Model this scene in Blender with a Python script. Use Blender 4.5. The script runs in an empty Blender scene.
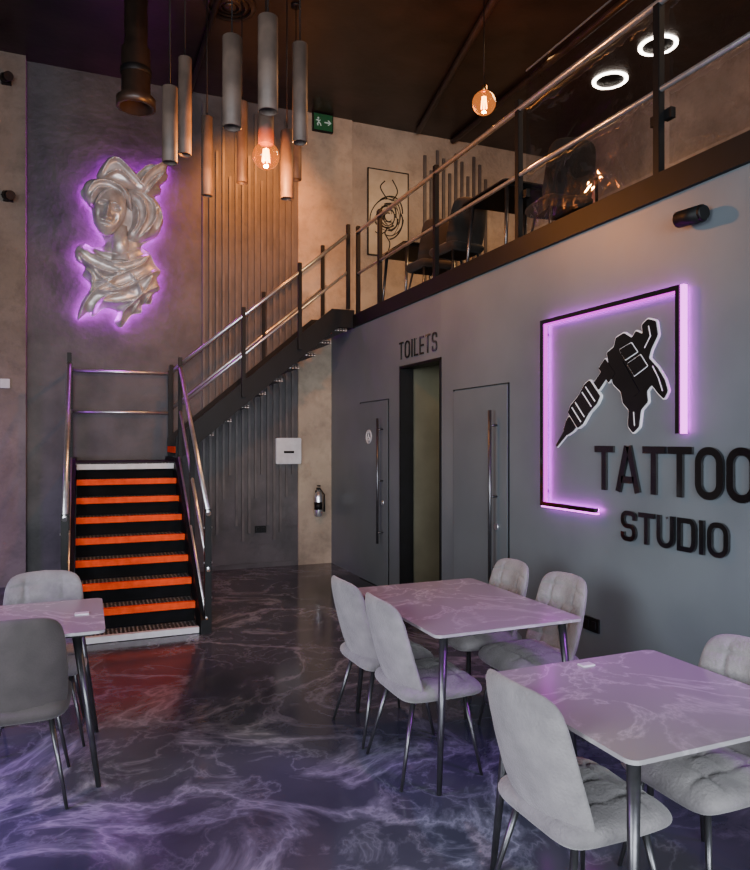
import bpy, bmesh, math, random
from mathutils import Vector, Matrix, noise
from mathutils.geometry import delaunay_2d_cdt
random.seed(4)
SC=bpy.context.scene
COL=SC.collection
TH=math.radians(22.5); CT,ST=math.cos(TH),math.sin(TH); H=1.65; F=700.0

def ray(px,py,fwd):
    r=(px-375)/F*fwd
    return Vector((r*CT+fwd*ST, fwd*CT-r*ST, H+(440-py)*fwd/F))
WX=3.06; WY=8.95
def on_right(px,py):
    r=(px-375)/F; f=WX/(r*CT+ST)
    return (f*(CT-r*ST), H+(440-py)*f/F)      # Y,Z
# ---------------- materials ----------------
def nmat(name,col,col2=None,rough=.6,metal=0,scale=3,bump=0,bscale=30,sheen=0,detail=6,spec=.5,rvar=0,emis=None,es=0,coat=0,ramp=(.35,.65),pits=0):
    m=bpy.data.materials.new(name); m.use_nodes=True
    n=m.node_tree.nodes; l=m.node_tree.links; b=n['Principled BSDF']
    tc=n.new('ShaderNodeTexCoord')
    if col2 is None: col2=tuple(c*.85 for c in col)
    t=n.new('ShaderNodeTexNoise'); t.inputs['Scale'].default_value=scale; t.inputs['Detail'].default_value=detail
    l.new(tc.outputs['Object'],t.inputs['Vector'])
    r=n.new('ShaderNodeValToRGB'); r.color_ramp.elements[0].position=ramp[0]; r.color_ramp.elements[1].position=ramp[1]
    r.color_ramp.elements[0].color=(*col2,1); r.color_ramp.elements[1].color=(*col,1)
    l.new(t.outputs['Fac'],r.inputs['Fac']); last=r.outputs['Color']
    if pits:
        t4=n.new('ShaderNodeTexNoise'); t4.inputs['Scale'].default_value=pits; t4.inputs['Detail'].default_value=8; t4.inputs['Roughness'].default_value=.7
        l.new(tc.outputs['Object'],t4.inputs['Vector'])
        r4=n.new('ShaderNodeValToRGB'); r4.color_ramp.elements[0].position=.34; r4.color_ramp.elements[0].color=(.72,.72,.72,1)
        r4.color_ramp.elements[1].position=.54; r4.color_ramp.elements[1].color=(1,1,1,1)
        l.new(t4.outputs['Fac'],r4.inputs['Fac'])
        mx=n.new('ShaderNodeMix'); mx.data_type='RGBA'; mx.blend_type='MULTIPLY'; mx.inputs[0].default_value=1
        l.new(last,mx.inputs[6]); l.new(r4.outputs['Color'],mx.inputs[7]); last=mx.outputs[2]
    l.new(last,b.inputs['Base Color'])
    b.inputs['Roughness'].default_value=rough; b.inputs['Metallic'].default_value=metal
    b.inputs['Specular IOR Level'].default_value=spec
    if sheen: b.inputs['Sheen Weight'].default_value=sheen
    if coat: b.inputs['Coat Weight'].default_value=coat; b.inputs['Coat Roughness'].default_value=.08
    if rvar:
        mr=n.new('ShaderNodeMapRange'); mr.inputs['To Min'].default_value=rough-rvar; mr.inputs['To Max'].default_value=rough+rvar
        l.new(t.outputs['Fac'],mr.inputs['Value']); l.new(mr.outputs['Result'],b.inputs['Roughness'])
    if bump:
        t2=n.new('ShaderNodeTexNoise'); t2.inputs['Scale'].default_value=bscale; t2.inputs['Detail'].default_value=5
        l.new(tc.outputs['Object'],t2.inputs['Vector'])
        bp=n.new('ShaderNodeBump'); bp.inputs['Strength'].default_value=bump; bp.inputs['Distance'].default_value=.02
        l.new(t2.outputs['Fac'],bp.inputs['Height']); l.new(bp.outputs['Normal'],b.inputs['Normal'])
    if emis: b.inputs['Emission Color'].default_value=(*emis,1); b.inputs['Emission Strength'].default_value=es
    return m
def emat(name,col,s):
    m=bpy.data.materials.new(name); m.use_nodes=True
    n=m.node_tree.nodes; b=n['Principled BSDF']
    b.inputs['Base Color'].default_value=(*(c*.3 for c in col),1); b.inputs['Emission Color'].default_value=(*col,1); b.inputs['Emission Strength'].default_value=s
    return m
M={}
M['wallR']=nmat('blue_grey_plaster',(.112,.132,.148),(.090,.107,.122),.42,scale=1.6,bump=.08,bscale=5,rvar=.06)
M['wallB']=nmat('dark_plaster',(.072,.066,.069),(.040,.037,.040),.62,scale=2.6,bump=.6,bscale=11,detail=14,ramp=(.38,.62))
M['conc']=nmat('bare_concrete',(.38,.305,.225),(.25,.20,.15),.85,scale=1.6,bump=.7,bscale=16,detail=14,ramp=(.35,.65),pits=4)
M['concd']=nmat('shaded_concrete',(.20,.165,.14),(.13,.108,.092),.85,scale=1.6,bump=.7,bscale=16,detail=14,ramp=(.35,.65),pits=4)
M['ceil']=nmat('dark_ceiling',(.018,.012,.009),(.006,.004,.003),.34,scale=1.6,bump=.4,bscale=3,detail=8)
M['slat']=nmat('slat_grey',(.085,.072,.068),(.050,.043,.041),.5,scale=5)
M['black']=nmat('black_metal',(.005,.005,.006),(.004,.004,.004),.5,scale=8,spec=.2)
M['riser']=nmat('matt_black_riser',(.006,.006,.007),(.004,.004,.004),.9,scale=8,spec=.1)
M['gloss']=nmat('gloss_black',(.004,.004,.005),(.003,.003,.004),.1,scale=4,coat=1)
M['steel']=nmat('brushed_steel',(.72,.73,.76),(.6,.6,.63),.28,metal=.9,scale=20)
M['gun']=nmat('gunmetal_leg',(.11,.11,.12),(.08,.08,.085),.32,metal=.85,scale=20)
M['velvet']=nmat('pale_grey_velvet',(.215,.203,.207),(.125,.116,.122),.95,scale=9,bump=.3,bscale=90,sheen=.22,ramp=(.3,.7))
M['velvetd']=nmat('dark_taupe_velvet',(.055,.046,.046),(.035,.030,.030),.9,scale=7,bump=.15,bscale=120,sheen=.1)
M['velvetm']=nmat('mezz_velvet',(.026,.020,.017),(.015,.012,.010),.95,scale=7,sheen=.05,spec=.2)
M['orange']=nmat('orange_nosing',(.80,.075,.012),(.60,.05,.009),.8,scale=12,spec=.1)
M['white']=nmat('white_paint',(.55,.55,.57),(.46,.46,.48),.5,scale=12)
M['tube']=nmat('grey_wood_tube',(.13,.088,.068),(.065,.045,.036),.55,scale=6)
M['darkbrown']=nmat('dark_bronze',(.028,.017,.012),(.014,.009,.007),.4,scale=6)
M['door']=nmat('grey_door',(.104,.123,.138),(.086,.103,.117),.38,scale=1.5)
M['olive']=nmat('olive_plaster',(.095,.092,.062),(.07,.068,.045),.6,scale=3)
M['plaster']=nmat('silver_sculpture',(.60,.59,.60),(.36,.355,.36),.36,metal=.5,scale=9,detail=8)
M['brass']=nmat('brass',(.5,.3,.12),(.4,.24,.1),.3,metal=1)
M['green']=nmat('exit_green',(.006,.075,.03),(.005,.06,.024),.4,emis=(.01,.5,.15),es=.02)
M['signw']=emat('exit_white',(.8,.95,.85),.2)
M['pink']=emat('magenta_led',(.90,.02,.90),1.5)
M['pinkw']=emat('bright_magenta_led',(.95,.12,1.0),3.6)
M['halo']=emat('violet_backlight_led',(.70,.0,.85),40)
M['purple']=emat('purple_led',(.66,.0,.95),80)
M['ring']=emat('ring_led',(1,.9,.8),22)
M['bulb']=emat('warm_filament',(1,.42,.10),28)
M['screen']=nmat('beige_print',(.36,.30,.23),(.28,.23,.17),.35,scale=6)
M['outline']=nmat('white_acrylic_outline',(.75,.75,.78),(.7,.7,.73),.4,scale=9)
def vein_mat(name,base,vein,scale,width,rough,dist=1.2,base2=None,coat=0,spec=.5,cloud=0,lo=.40,hi=.70):
    m=bpy.data.materials.new(name); m.use_nodes=True
    n=m.node_tree.nodes; l=m.node_tree.links; b=n['Principled BSDF']
    tc=n.new('ShaderNodeTexCoord')
    def veins(sc,wd,ds,det):
        nz=n.new('ShaderNodeTexNoise'); nz.inputs['Scale'].default_value=sc; nz.inputs['Detail'].default_value=det; nz.inputs['Distortion'].default_value=ds; nz.inputs['Roughness'].default_value=.58
        l.new(tc.outputs['Object'],nz.inputs['Vector'])
        ab=n.new('ShaderNodeMath'); ab.operation='SUBTRACT'; ab.inputs[1].default_value=.5; l.new(nz.outputs['Fac'],ab.inputs[0])
        a2=n.new('ShaderNodeMath'); a2.operation='ABSOLUTE'; l.new(ab.outputs[0],a2.inputs[0])
        r=n.new('ShaderNodeValToRGB'); r.color_ramp.elements[0].position=0; r.color_ramp.elements[0].color=(1,1,1,1)
        r.color_ramp.elements[1].position=wd; r.color_ramp.elements[1].color=(0,0,0,1)
        e=r.color_ramp.elements.new(wd*.3); e.color=(.42,.42,.42,1)
        l.new(a2.outputs[0],r.inputs['Fac']); return r
    r=veins(scale*.9,width,dist,7)
    n3=n.new('ShaderNodeTexNoise'); n3.inputs['Scale'].default_value=scale*.6; n3.inputs['Detail'].default_value=8
    l.new(tc.outputs['Object'],n3.inputs['Vector'])
    r3=n.new('ShaderNodeValToRGB'); r3.color_ramp.elements[0].position=lo; r3.color_ramp.elements[1].position=hi
    l.new(n3.outputs['Fac'],r3.inputs['Fac'])
    mu=n.new('ShaderNodeMath'); mu.operation='MULTIPLY'; l.new(r.outputs['Color'],mu.inputs[0]); l.new(r3.outputs['Color'],mu.inputs[1])
    last=mu
    if cloud:
        r5=veins(scale*2.4,width*.8,.5,6)
        m5=n.new('ShaderNodeMath'); m5.operation='MULTIPLY'; m5.inputs[1].default_value=cloud; l.new(r5.outputs['Color'],m5.inputs[0])
        m6=n.new('ShaderNodeMath'); m6.operation='MULTIPLY'; l.new(m5.outputs[0],m6.inputs[0]); l.new(r3.outputs['Color'],m6.inputs[1])
        mm=n.new('ShaderNodeMath'); mm.operation='MAXIMUM'; l.new(mu.outputs[0],mm.inputs[0]); l.new(m6.outputs[0],mm.inputs[1]); last=mm
    mb=n.new('ShaderNodeMix'); mb.data_type='RGBA'; mb.inputs[6].default_value=(*base,1); mb.inputs[7].default_value=(*(base2 or base),1)
    l.new(r3.outputs['Color'],mb.inputs[0])
    mx=n.new('ShaderNodeMix'); mx.data_type='RGBA'; mx.inputs[7].default_value=(*vein,1)
    l.new(mb.outputs[2],mx.inputs[6]); l.new(last.outputs[0],mx.inputs[0])
    l.new(mx.outputs[2],b.inputs['Base Color']); b.inputs['Roughness'].default_value=rough; b.inputs['Specular IOR Level'].default_value=spec
    if coat: b.inputs['Coat Weight'].default_value=coat
    return m
M['marble']=vein_mat('pale_marble_top',(.255,.245,.255),(.44,.425,.44),2.2,.035,.18,lo=.3,hi=.55)
M['floor']=vein_mat('dark_marbled_epoxy',(.014,.017,.027),(.230,.245,.300),1.25,.05,.14,dist=.8,base2=(.050,.056,.076),spec=.30,cloud=.4,lo=.33,hi=.60)
def tread_mat():
    m=bpy.data.materials.new('perforated_tread'); m.use_nodes=True
    n=m.node_tree.nodes; l=m.node_tree.links; b=n['Principled BSDF']
    tc=n.new('ShaderNodeTexCoord'); v=n.new('ShaderNodeTexVoronoi'); v.inputs['Scale'].default_value=30; v.inputs['Randomness'].default_value=.15
    l.new(tc.outputs['Object'],v.inputs['Vector'])
    r=n.new('ShaderNodeValToRGB'); r.color_ramp.elements[0].position=.22; r.color_ramp.elements[0].color=(.42,.42,.43,1)
    r.color_ramp.elements[1].position=.34; r.color_ramp.elements[1].color=(.010,.010,.011,1)
    l.new(v.outputs['Distance'],r.inputs['Fac']); l.new(r.outputs['Color'],b.inputs['Base Color'])
    b.inputs['Roughness'].default_value=.6; b.inputs['Specular IOR Level'].default_value=.3
    return m
M['tread']=tread_mat()
def glass_mat(name,tint,base,emis=0,top=.6,wrinkle=0):
    m=bpy.data.materials.new(name); m.use_nodes=True
    n=m.node_tree.nodes; l=m.node_tree.links; n.remove(n['Principled BSDF'])
    out=n['Material Output']; t=n.new('ShaderNodeBsdfTransparent'); t.inputs[0].default_value=(*tint,1)
    g=n.new('ShaderNodeBsdfGlossy'); g.inputs['Roughness'].default_value=.03
    if wrinkle:
        tc=n.new('ShaderNodeTexCoord'); nz=n.new('ShaderNodeTexNoise'); nz.inputs['Scale'].default_value=1.9; nz.inputs['Detail'].default_value=2.5; nz.inputs['Distortion'].default_value=1.2
        l.new(tc.outputs['Object'],nz.inputs['Vector'])
        bp=n.new('ShaderNodeBump'); bp.inputs['Strength'].default_value=wrinkle; bp.inputs['Distance'].default_value=.25
        l.new(nz.outputs['Fac'],bp.inputs['Height']); l.new(bp.outputs['Normal'],g.inputs['Normal'])
    lw=n.new('ShaderNodeLayerWeight'); lw.inputs[0].default_value=.35
    mr=n.new('ShaderNodeMapRange'); mr.inputs['To Min'].default_value=base; mr.inputs['To Max'].default_value=top
    l.new(lw.outputs['Facing'],mr.inputs['Value'])
    mx=n.new('ShaderNodeMixShader'); l.new(mr.outputs[0],mx.inputs[0]); l.new(t.outputs[0],mx.inputs[1]); l.new(g.outputs[0],mx.inputs[2])
    last=mx
    if emis:
        e=n.new('ShaderNodeEmission'); e.inputs[0].default_value=(1,.3,.06,1); e.inputs[1].default_value=emis
        ad=n.new('ShaderNodeAddShader'); l.new(mx.outputs[0],ad.inputs[0]); l.new(e.outputs[0],ad.inputs[1]); last=ad
    l.new(last.outputs[0],out.inputs[0]); return m
M['glass']=glass_mat('clear_glass',(.88,.85,.83),.08,0,.42,.26)
M['amber']=glass_mat('amber_glass',(1,.62,.3),.05,.35)

# ---------------- helpers ----------------
def link(o,parent=None):
    COL.objects.link(o)
    if parent: o.parent=parent
    return o
def tag(o,label,cat,group=None):
    o['label']=label; o['category']=cat
    if group: o['group']=group
    return o
def struct(o): o['kind']='structure'; return o
def empty(name,loc,label,cat,group=None,rot=0):
    e=bpy.data.objects.new(name,None); e.empty_display_size=.1; e.location=loc; e.rotation_euler=(0,0,rot); link(e)
    return tag(e,label,cat,group)
def mesh(name,bm,mat,parent=None,loc=(0,0,0),smooth=False):
    me=bpy.data.meshes.new(name); bmesh.ops.recalc_face_normals(bm,faces=bm.faces[:]); bm.to_mesh(me); bm.free()
    me.materials.append(mat if not isinstance(mat,str) else M[mat])
    if smooth:
        for p in me.polygons: p.use_smooth=True
    o=bpy.data.objects.new(name,me); o.location=loc
    return link(o,parent)
def addbox(bm,x0,x1,y0,y1,z0,z1):
    vs=[bm.verts.new((x,y,z)) for x in(x0,x1) for y in(y0,y1) for z in(z0,z1)]
    for f in((0,1,3,2),(4,6,7,5),(0,4,5,1),(2,3,7,6),(0,2,6,4),(1,5,7,3)): bm.faces.new([vs[i] for i in f])
    return vs
def box(name,x0,x1,y0,y1,z0,z1,mat,parent=None,bev=0):
    bm=bmesh.new(); cx,cy=(x0+x1)/2,(y0+y1)/2
    addbox(bm,x0-cx,x1-cx,y0-cy,y1-cy,0,z1-z0)
    if bev: bmesh.ops.bevel(bm,geom=bm.edges[:],offset=bev,segments=2,affect='EDGES')
    return mesh(name,bm,mat,parent,(cx,cy,z0))
def addcyl(bm,p0,p1,r0,r1,seg=16,cap=True):
    p0=Vector(p0);p1=Vector(p1);d=(p1-p0).normalized()
    a=d.orthogonal().normalized(); b=d.cross(a)
    R=[]
    for p,r in((p0,r0),(p1,r1)):
        R.append([bm.verts.new(p+a*math.cos(2*math.pi*i/seg)*r+b*math.sin(2*math.pi*i/seg)*r) for i in range(seg)])
    for i in range(seg):
        j=(i+1)%seg; f=bm.faces.new((R[0][i],R[0][j],R[1][j],R[1][i])); f.smooth=True
    if cap:
        bm.faces.new(R[0][::-1]); bm.faces.new(R[1])
def rod(name,p0,p1,r0,mat,parent=None,r1=None,seg=16):
    bm=bmesh.new(); p0=Vector(p0); p1=Vector(p1)
    addcyl(bm,Vector((0,0,0)),p1-p0,r0,r1 if r1 is not None else r0,seg)
    return mesh(name,bm,mat,parent,p0)
def lathe(bm,prof,c=(0,0,0),seg=28,axis='Z'):
    rings=[]
    for r,z in prof:
        if r<1e-5: rings.append([bm.verts.new((c[0],c[1],c[2]+z))])
        else: rings.append([bm.verts.new((c[0]+r*math.cos(2*math.pi*i/seg),c[1]+r*math.sin(2*math.pi*i/seg),c[2]+z)) for i in range(seg)])
    for A,B in zip(rings,rings[1:]):
        for i in range(seg):
            j=(i+1)%seg
            if len(A)==1 and len(B)==1: continue
            if len(A)==1: f=bm.faces.new((A[0],B[i],B[j]))
            elif len(B)==1: f=bm.faces.new((A[i],A[j],B[0]))
            else: f=bm.faces.new((A[i],A[j],B[j],B[i]))
            f.smooth=True
def pillow(name,ha,hb,T,n,warp,mat,parent,rings=16,seg=72,hfun=None,edge=6):
    bm=bmesh.new()
    def pt(t,a,s):
        c,sn=math.cos(a),math.sin(a)
        x=math.copysign(abs(c)**(2/n),c)*t*ha; y=math.copysign(abs(sn)**(2/n),sn)*t*hb
        h=s*T*max(0,1-t**edge)**.5
        if hfun: h+=hfun(x,y,s)*(1-t**edge)
        return Vector(warp(x,y,h))
    ts=[math.sin(i/rings*math.pi/2)**.8 for i in range(rings+1)]
    top=[];bot=[]
    for s,L in((1,top),(-1,bot)):
        for i,t in enumerate(ts):
            if i==0: L.append([bm.verts.new(pt(0,0,s))])
            elif i==rings and s==-1: L.append(top[-1])
            else: L.append([bm.verts.new(pt(t,2*math.pi*k/seg,s)) for k in range(seg)])
        for A,B in zip(L,L[1:]):
            for i in range(seg):
                j=(i+1)%seg
                if len(A)==1: bm.faces.new((A[0],B[i],B[j]))
                else: bm.faces.new((A[i],A[j],B[j],B[i]))
    return mesh(name,bm,mat,parent,smooth=True)
def copy_tree(src,loc,rot=0,label=None):
    def cp(o,par):
        c=o.copy(); COL.objects.link(c)
        if par: c.parent=par
        for ch in o.children: cp(ch,c)
        return c
    t=cp(src,None); t.location=loc; t.rotation_euler=(0,0,rot)
    if label: t['label']=label
    return t
def round_poly(pts,r,closed=False,seg=8):
    out=[];n=len(pts)
    for i,p in enumerate(pts):
        p=Vector(p)
        if not closed and i in(0,n-1): out.append(p); continue
        a=Vector(pts[i-1]); b=Vector(pts[(i+1)%n])
        ra=min(r,(a-p).length*.499); rb=min(r,(b-p).length*.499)
        s=p+(a-p).normalized()*ra; e=p+(b-p).normalized()*rb
        for k in range(seg+1):
            t=k/seg
            w=.7071; d=(1-t)**2+2*w*t*(1-t)+t*t
            out.append((s*(1-t)**2+p*2*w*t*(1-t)+e*t*t)/d)
    res=[out[0]]
    for q in out[1:]:
        if (q-res[-1]).length>1e-5: res.append(q)
    if closed and (res[0]-res[-1]).length<1e-5: res.pop()
    return res
def strip(bm,pts,hw,closed,fmap,d0,d1):
    pts=[Vector(p) for p in pts]; n=len(pts); L=[];R=[]
    for i,p in enumerate(pts):
        if closed: a=pts[i-1]; b=pts[(i+1)%n]
        else: a=pts[max(0,i-1)]; b=pts[min(n-1,i+1)]
        d1_=(p-a).normalized() if (p-a).length>1e-7 else (b-p).normalized()
        d2_=(b-p).normalized() if (b-p).length>1e-7 else d1_
        t=(d1_+d2_).normalized(); nn=Vector((-t.y,t.x)); c=max(.45,nn.dot(Vector((-d1_.y,d1_.x))))
        L.append(p+nn*hw/c); R.append(p-nn*hw/c)
    V=[[bm.verts.new(fmap(q.x,q.y,d)) for q in S] for S in(L,R) for d in(d0,d1)]
    L0,L1,R0,R1=V
    rng=range(n) if closed else range(n-1)
    for i in rng:
        j=(i+1)%n
        bm.faces.new((L1[i],L1[j],R1[j],R1[i])); bm.faces.new((L0[i],R0[i],R0[j],L0[j]))
        bm.faces.new((L0[i],L0[j],L1[j],L1[i])); bm.faces.new((R0[i],R1[i],R1[j],R0[j]))
    if not closed:
        for i in(0,n-1): bm.faces.new((L0[i],L1[i],R1[i],R0[i]))
def plate(bm,pts,fmap,d0,d1):
    pts=[Vector(p) for p in pts]; n=len(pts)
    v,e,f,_,_,_=delaunay_2d_cdt(pts,[(i,(i+1)%n) for i in range(n)],[],1,1e-5)
    A=[bm.verts.new(fmap(p.x,p.y,d1)) for p in v]; B=[bm.verts.new(fmap(p.x,p.y,d0)) for p in v]
    cnt={}
    for t in f:
        bm.faces.new([A[i] for i in t]); bm.faces.new([B[i] for i in reversed(t)])
        for k in range(len(t)):
            key=tuple(sorted((t[k],t[(k+1)%len(t)]))); cnt[key]=cnt.get(key,0)+1
    for (a,b),c in cnt.items():
        if c==1: bm.faces.new((A[a],A[b],B[b],B[a]))
def offset_poly(pts,d):
    pts=[Vector(p) for p in pts];n=len(pts)
    area=sum(pts[i-1].x*pts[i].y-pts[i].x*pts[i-1].y for i in range(n)); s=1 if area>0 else -1
    out=[]
    for i,p in enumerate(pts):
        t=((p-pts[i-1]).normalized()+(pts[(i+1)%n]-p).normalized())
        t=t.normalized() if t.length>1e-6 else (p-pts[i-1]).normalized()
        out.append(p+Vector((t.y,-t.x))*d*s)
    return out
def letter(ch,w,h,s):
    r=min(w,h)*.36
    if ch=='T': return [([(0,h-s),(w,h-s)],0),([(w/2,0),(w/2,h-2*s)],0)]
    if ch=='I': return [([(w/2,0),(w/2,h)],0)]
    if ch=='L': return [([(s,h),(s,0)],0),([(2*s,s),(w,s)],0)]
    if ch=='E': return [([(s,h),(s,0)],0)]+[([(2*s,y),(w,y)],0) for y in(s,h/2,h-s)]
    if ch=='A': return [([(s*1.0,0),(w/2-s*.35,h)],0),([(w-s*1.0,0),(w/2+s*.35,h)],0),([(w*.24,h*.27),(w*.76,h*.27)],0)]
    if ch=='O': return [(round_poly([(s,s),(w-s,s),(w-s,h-s),(s,h-s)],r,True),1)]
    if ch=='D': 
        return [([Vector((s,s)),Vector((w*.5,s))]+round_poly([(w*.5,s),(w-s,s),(w-s,h-s),(w*.5,h-s)],r)[1:]+[Vector((s,h-s))],1)]
    if ch=='U': return [(round_poly([(s,h),(s,s),(w-s,s),(w-s,h)],r),0)]
    if ch=='S': return [(round_poly([(w-s,h*.7),(w-s,h-s),(s,h-s),(s,h/2),(w-s,h/2),(w-s,s),(s,s),(s,h*.3)],r*.8),0)]
def word(text,y0,z0,h,s,widths,gap,label,depth=(.004,.020),name='wall_lettering'):
    e=empty(name,(WX,y0,z0),label,'sign')
    x=0
    for ch in text:
        w=widths[ch]; bm=bmesh.new()
        for pts,cl in letter(ch,w,h,s): strip(bm,pts,s,cl,lambda u,v,d:(-d,-u,v),*depth)
        addcyl(bm,(0,-w/2,h-s),(-depth[0]-.003,-w/2,h-s),.006,.006,8)
        o=mesh('letter',bm,'gloss',e,(0,-x,0)); x+=w+gap
    return e

# ---------------- room ----------------
def sbox(name,*a,**k): return struct(box(name,*a,**k))
sbox('floor',-4.2,3.06,-4,9.1,-.12,0,'floor')
sbox('floor_corridor',3.06,4.6,5.6,6.9,-.12,0,'floor')
sbox('ceiling',-4.2,6.8,-4,9.2,6.0,6.15,'ceil')
sbox('wall_back',-.62,2.6,WY,9.2,0,6,'wallB')
sbox('wall_back_concrete',2.6,3.36,WY-.03,9.2,0,6,'conc')
sbox('wall_back_mezzanine',3.36,6.8,WY,9.2,3.17,6,'conc')
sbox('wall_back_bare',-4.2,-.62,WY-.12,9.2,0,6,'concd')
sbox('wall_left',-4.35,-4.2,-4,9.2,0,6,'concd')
sbox('wall_right',WX,WX+.14,-4,5.78,0,3.03,'wallR')
sbox('wall_right_far',WX,WX+.14,6.68,WY-.03,0,3.03,'wallR')
sbox('wall_right_lintel',WX,WX+.14,5.78,6.68,2.41,3.03,'wallR')
sbox('wall_corridor_far',WX+.14,4.6,6.68,6.82,0,2.9,'olive')
sbox('wall_corridor_near',WX+.14,4.6,5.64,5.78,0,2.9,'olive')
sbox('wall_corridor_end',4.46,4.6,5.78,6.68,0,2.9,'olive')
sbox('ceiling_corridor',WX+.14,4.46,5.78,6.68,2.5,2.6,'olive')
sbox('floor_mezzanine',WX+.02,6.8,-4,WY-.03,3.03,3.15,'black')
sbox('trim_1',WX-.03,WX+.08,-4,8.02,3.03,3.18,'black')
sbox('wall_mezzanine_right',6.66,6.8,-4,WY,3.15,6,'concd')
bm=bmesh.new()
addbox(bm,-.012,.14,6.665,6.69,0,2.42); addbox(bm,-.012,.14,5.77,5.795,0,2.42); addbox(bm,-.012,.14,5.77,6.69,2.395,2.42)
struct(mesh('trim_2',bm,'black',None,(WX,0,0)))
sbox('baseboard_right',WX-.012,WX,-4,4.6,0,.05,'black')
sbox('baseboard_back',.95,2.6,WY-.015,WY,0,.06,'wallB')
def mkdoor(n,y0,y1,hy):
    d=struct(box('door_%d'%n,WX-.016,WX+.0,y0,y1,.008,2.085,'door',bev=.003))
    cx,cy=(WX-.008),(y0+y1)/2
    bm=bmesh.new()
    w=(y1-y0)/2
    for a,b,c,e in((-w-.006,-w,0,2.091),(w,w+.006,0,2.091),(-w-.006,w+.006,2.085,2.091)): addbox(bm,-.004,.008,a,b,c-.0,e)
    fr=mesh('door_gap_seal',bm,'black',d,(0,0,0))
    bm=bmesh.new(); yy=hy-cy
    addcyl(bm,(-.075,yy,.50),(-.075,yy,1.88),.014,.014,14)
    for z in(.62,1.19,1.76): addcyl(bm,(-.075,yy,z),(-.007,yy,z),.009,.009,10)
    mesh('handle',bm,'gun',d)
    bm=bmesh.new(); addcyl(bm,(-.02,yy,.95),(-.007,yy,.95),.028,.028,18)
    mesh('lock',bm,'steel',d)
    return d
d1=mkdoor(1,6.99,7.83,7.12)
mkdoor(2,4.65,5.52,4.80)
bm=bmesh.new()
fm=lambda u,v,d:(-d,-u,v)
strip(bm,[(.075*math.cos(a*math.pi/16),.075*math.sin(a*math.pi/16)) for a in range(32)],.006,True,fm,.0,.012)
strip(bm,[(-.005,.03),(-.005,-.01),(.025,-.01),(.035,-.045)],.007,False,fm,0,.012)
strip(bm,[(.018*math.cos(a*math.pi/8)-.005,.05+.012*math.sin(a*math.pi/8)) for a in range(16)],.005,True,fm,0,.012)
strip(bm,[(-.03,.0),(-.035,-.03),(-.01,-.05),(.015,-.035)],.006,False,fm,0,.012)
mesh('pictogram',bm,'white',d1,(-.006,.12,1.68))

# slat panels
bm=bmesh.new()
x=1.36;k=0
while x<2.54:
    t=[5.88,5.6,5.3,5.85,5.0][k%5]; b_=[.55,.9,.35,1.2,.45][(k*2)%5]
    addbox(bm,x,x+.032,-.03,-.002,b_,t); x+=.082; k+=1
o=mesh('slat_panel',bm,'slat',None,(0,WY,0)); tag(o,'dark grey vertical slats of uneven length on plaster wall','wall panel')
bm=bmesh.new(); x=4.45;k=0
while x<5.5:
    addbox(bm,x,x+.04,-.03,-.002,[3.9,4.1,3.6][k%3],[5.7,5.5,5.8][k%3]); x+=.1; k+=1
o=mesh('slat_panel',bm,'slat',None,(0,WY,0)); tag(o,'dark vertical slats on mezzanine concrete wall','wall panel')

# ---------------- staircase ----------------
SX0,SX1=-.11,.93; SY0=6.10; Z0=.05; RH=.17; RUN=.232
st=empty('staircase',((SX0+SX1)/2,SY0,0),'black steel staircase with orange nosings, landing and steel handrails','staircase')
OX,OY=st.location.x,st.location.y
def sb(name,x0,x1,y0,y1,z0,z1,mat,bev=0): return box(name,x0-OX,x1-OX,y0-OY,y1-OY,z0,z1,mat,st,bev)
def sr(name,p0,p1,r,mat,seg=12): return rod(name,(p0[0]-OX,p0[1]-OY,p0[2]),(p1[0]-OX,p1[1]-OY,p1[2]),r,mat,st,seg=seg)
def child_nosing(tr,mat,w,d,lo=-.022):
    bm=bmesh.new(); addbox(bm,-w,w,-d/2-.006,-d/2+.045,lo,.034)
    return mesh('nosing',bm,mat,tr)
for i in range(8):
    z=Z0+RH*i; y=SY0+RUN*i
    tr=sb('tread',SX0+.03,SX1-.03,y,y+RUN+.02,z-.03,z,'tread')
    child_nosing(tr,'white' if i==0 else 'orange',(SX1-SX0)/2-.03,RUN+.02,-.015 if i==0 else -.022)
    if i: sb('riser',SX0+.03,SX1-.03,y+.03,y+.04,z-RH+.0,z-.03,'riser')
yl=SY0+RUN*8
ld=sb('landing',SX0,SX1,yl,WY-.02,1.41-.05,1.41,'tread'); child_nosing(ld,'white',(SX1-SX0)/2-.03,WY-.02-yl)
sb('riser',SX0+.03,SX1-.03,yl+.03,yl+.04,1.41-RH,1.36,'riser')
def slab_yz(name,x0,x1,pts,mat):
    bm=bmesh.new()
    A=[bm.verts.new((x0-OX,y-OY,z)) for y,z in pts]; B=[bm.verts.new((x1-OX,y-OY,z)) for y,z in pts]
    bm.faces.new(A); bm.faces.new(B[::-1]); n=len(pts)
    for i in range(n): bm.faces.new((A[i],A[(i+1)%n],B[(i+1)%n],B[i]))
    return mesh(name,bm,mat,st)
for xa in(SX0-.02,SX1-.02):
    slab_yz('stringer',xa,xa+.04,[(SY0-.05,0),(SY0+.2,0),(yl+.12,1.17),(WY-.02,1.17),(WY-.02,1.45),(yl-.02,1.45),(SY0-.05,.12)],'black')
for xa in(SX0-.025,SX1+.025):
    sr('stringer_trim',(xa,SY0-.05,.13),(xa,yl-.02,1.46),.012,'steel')
def post(x,y,z0,z1,r=.022):
    return sb('post',x-r,x+r,y-r,y+r,z0,z1,'black',.003)
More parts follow.
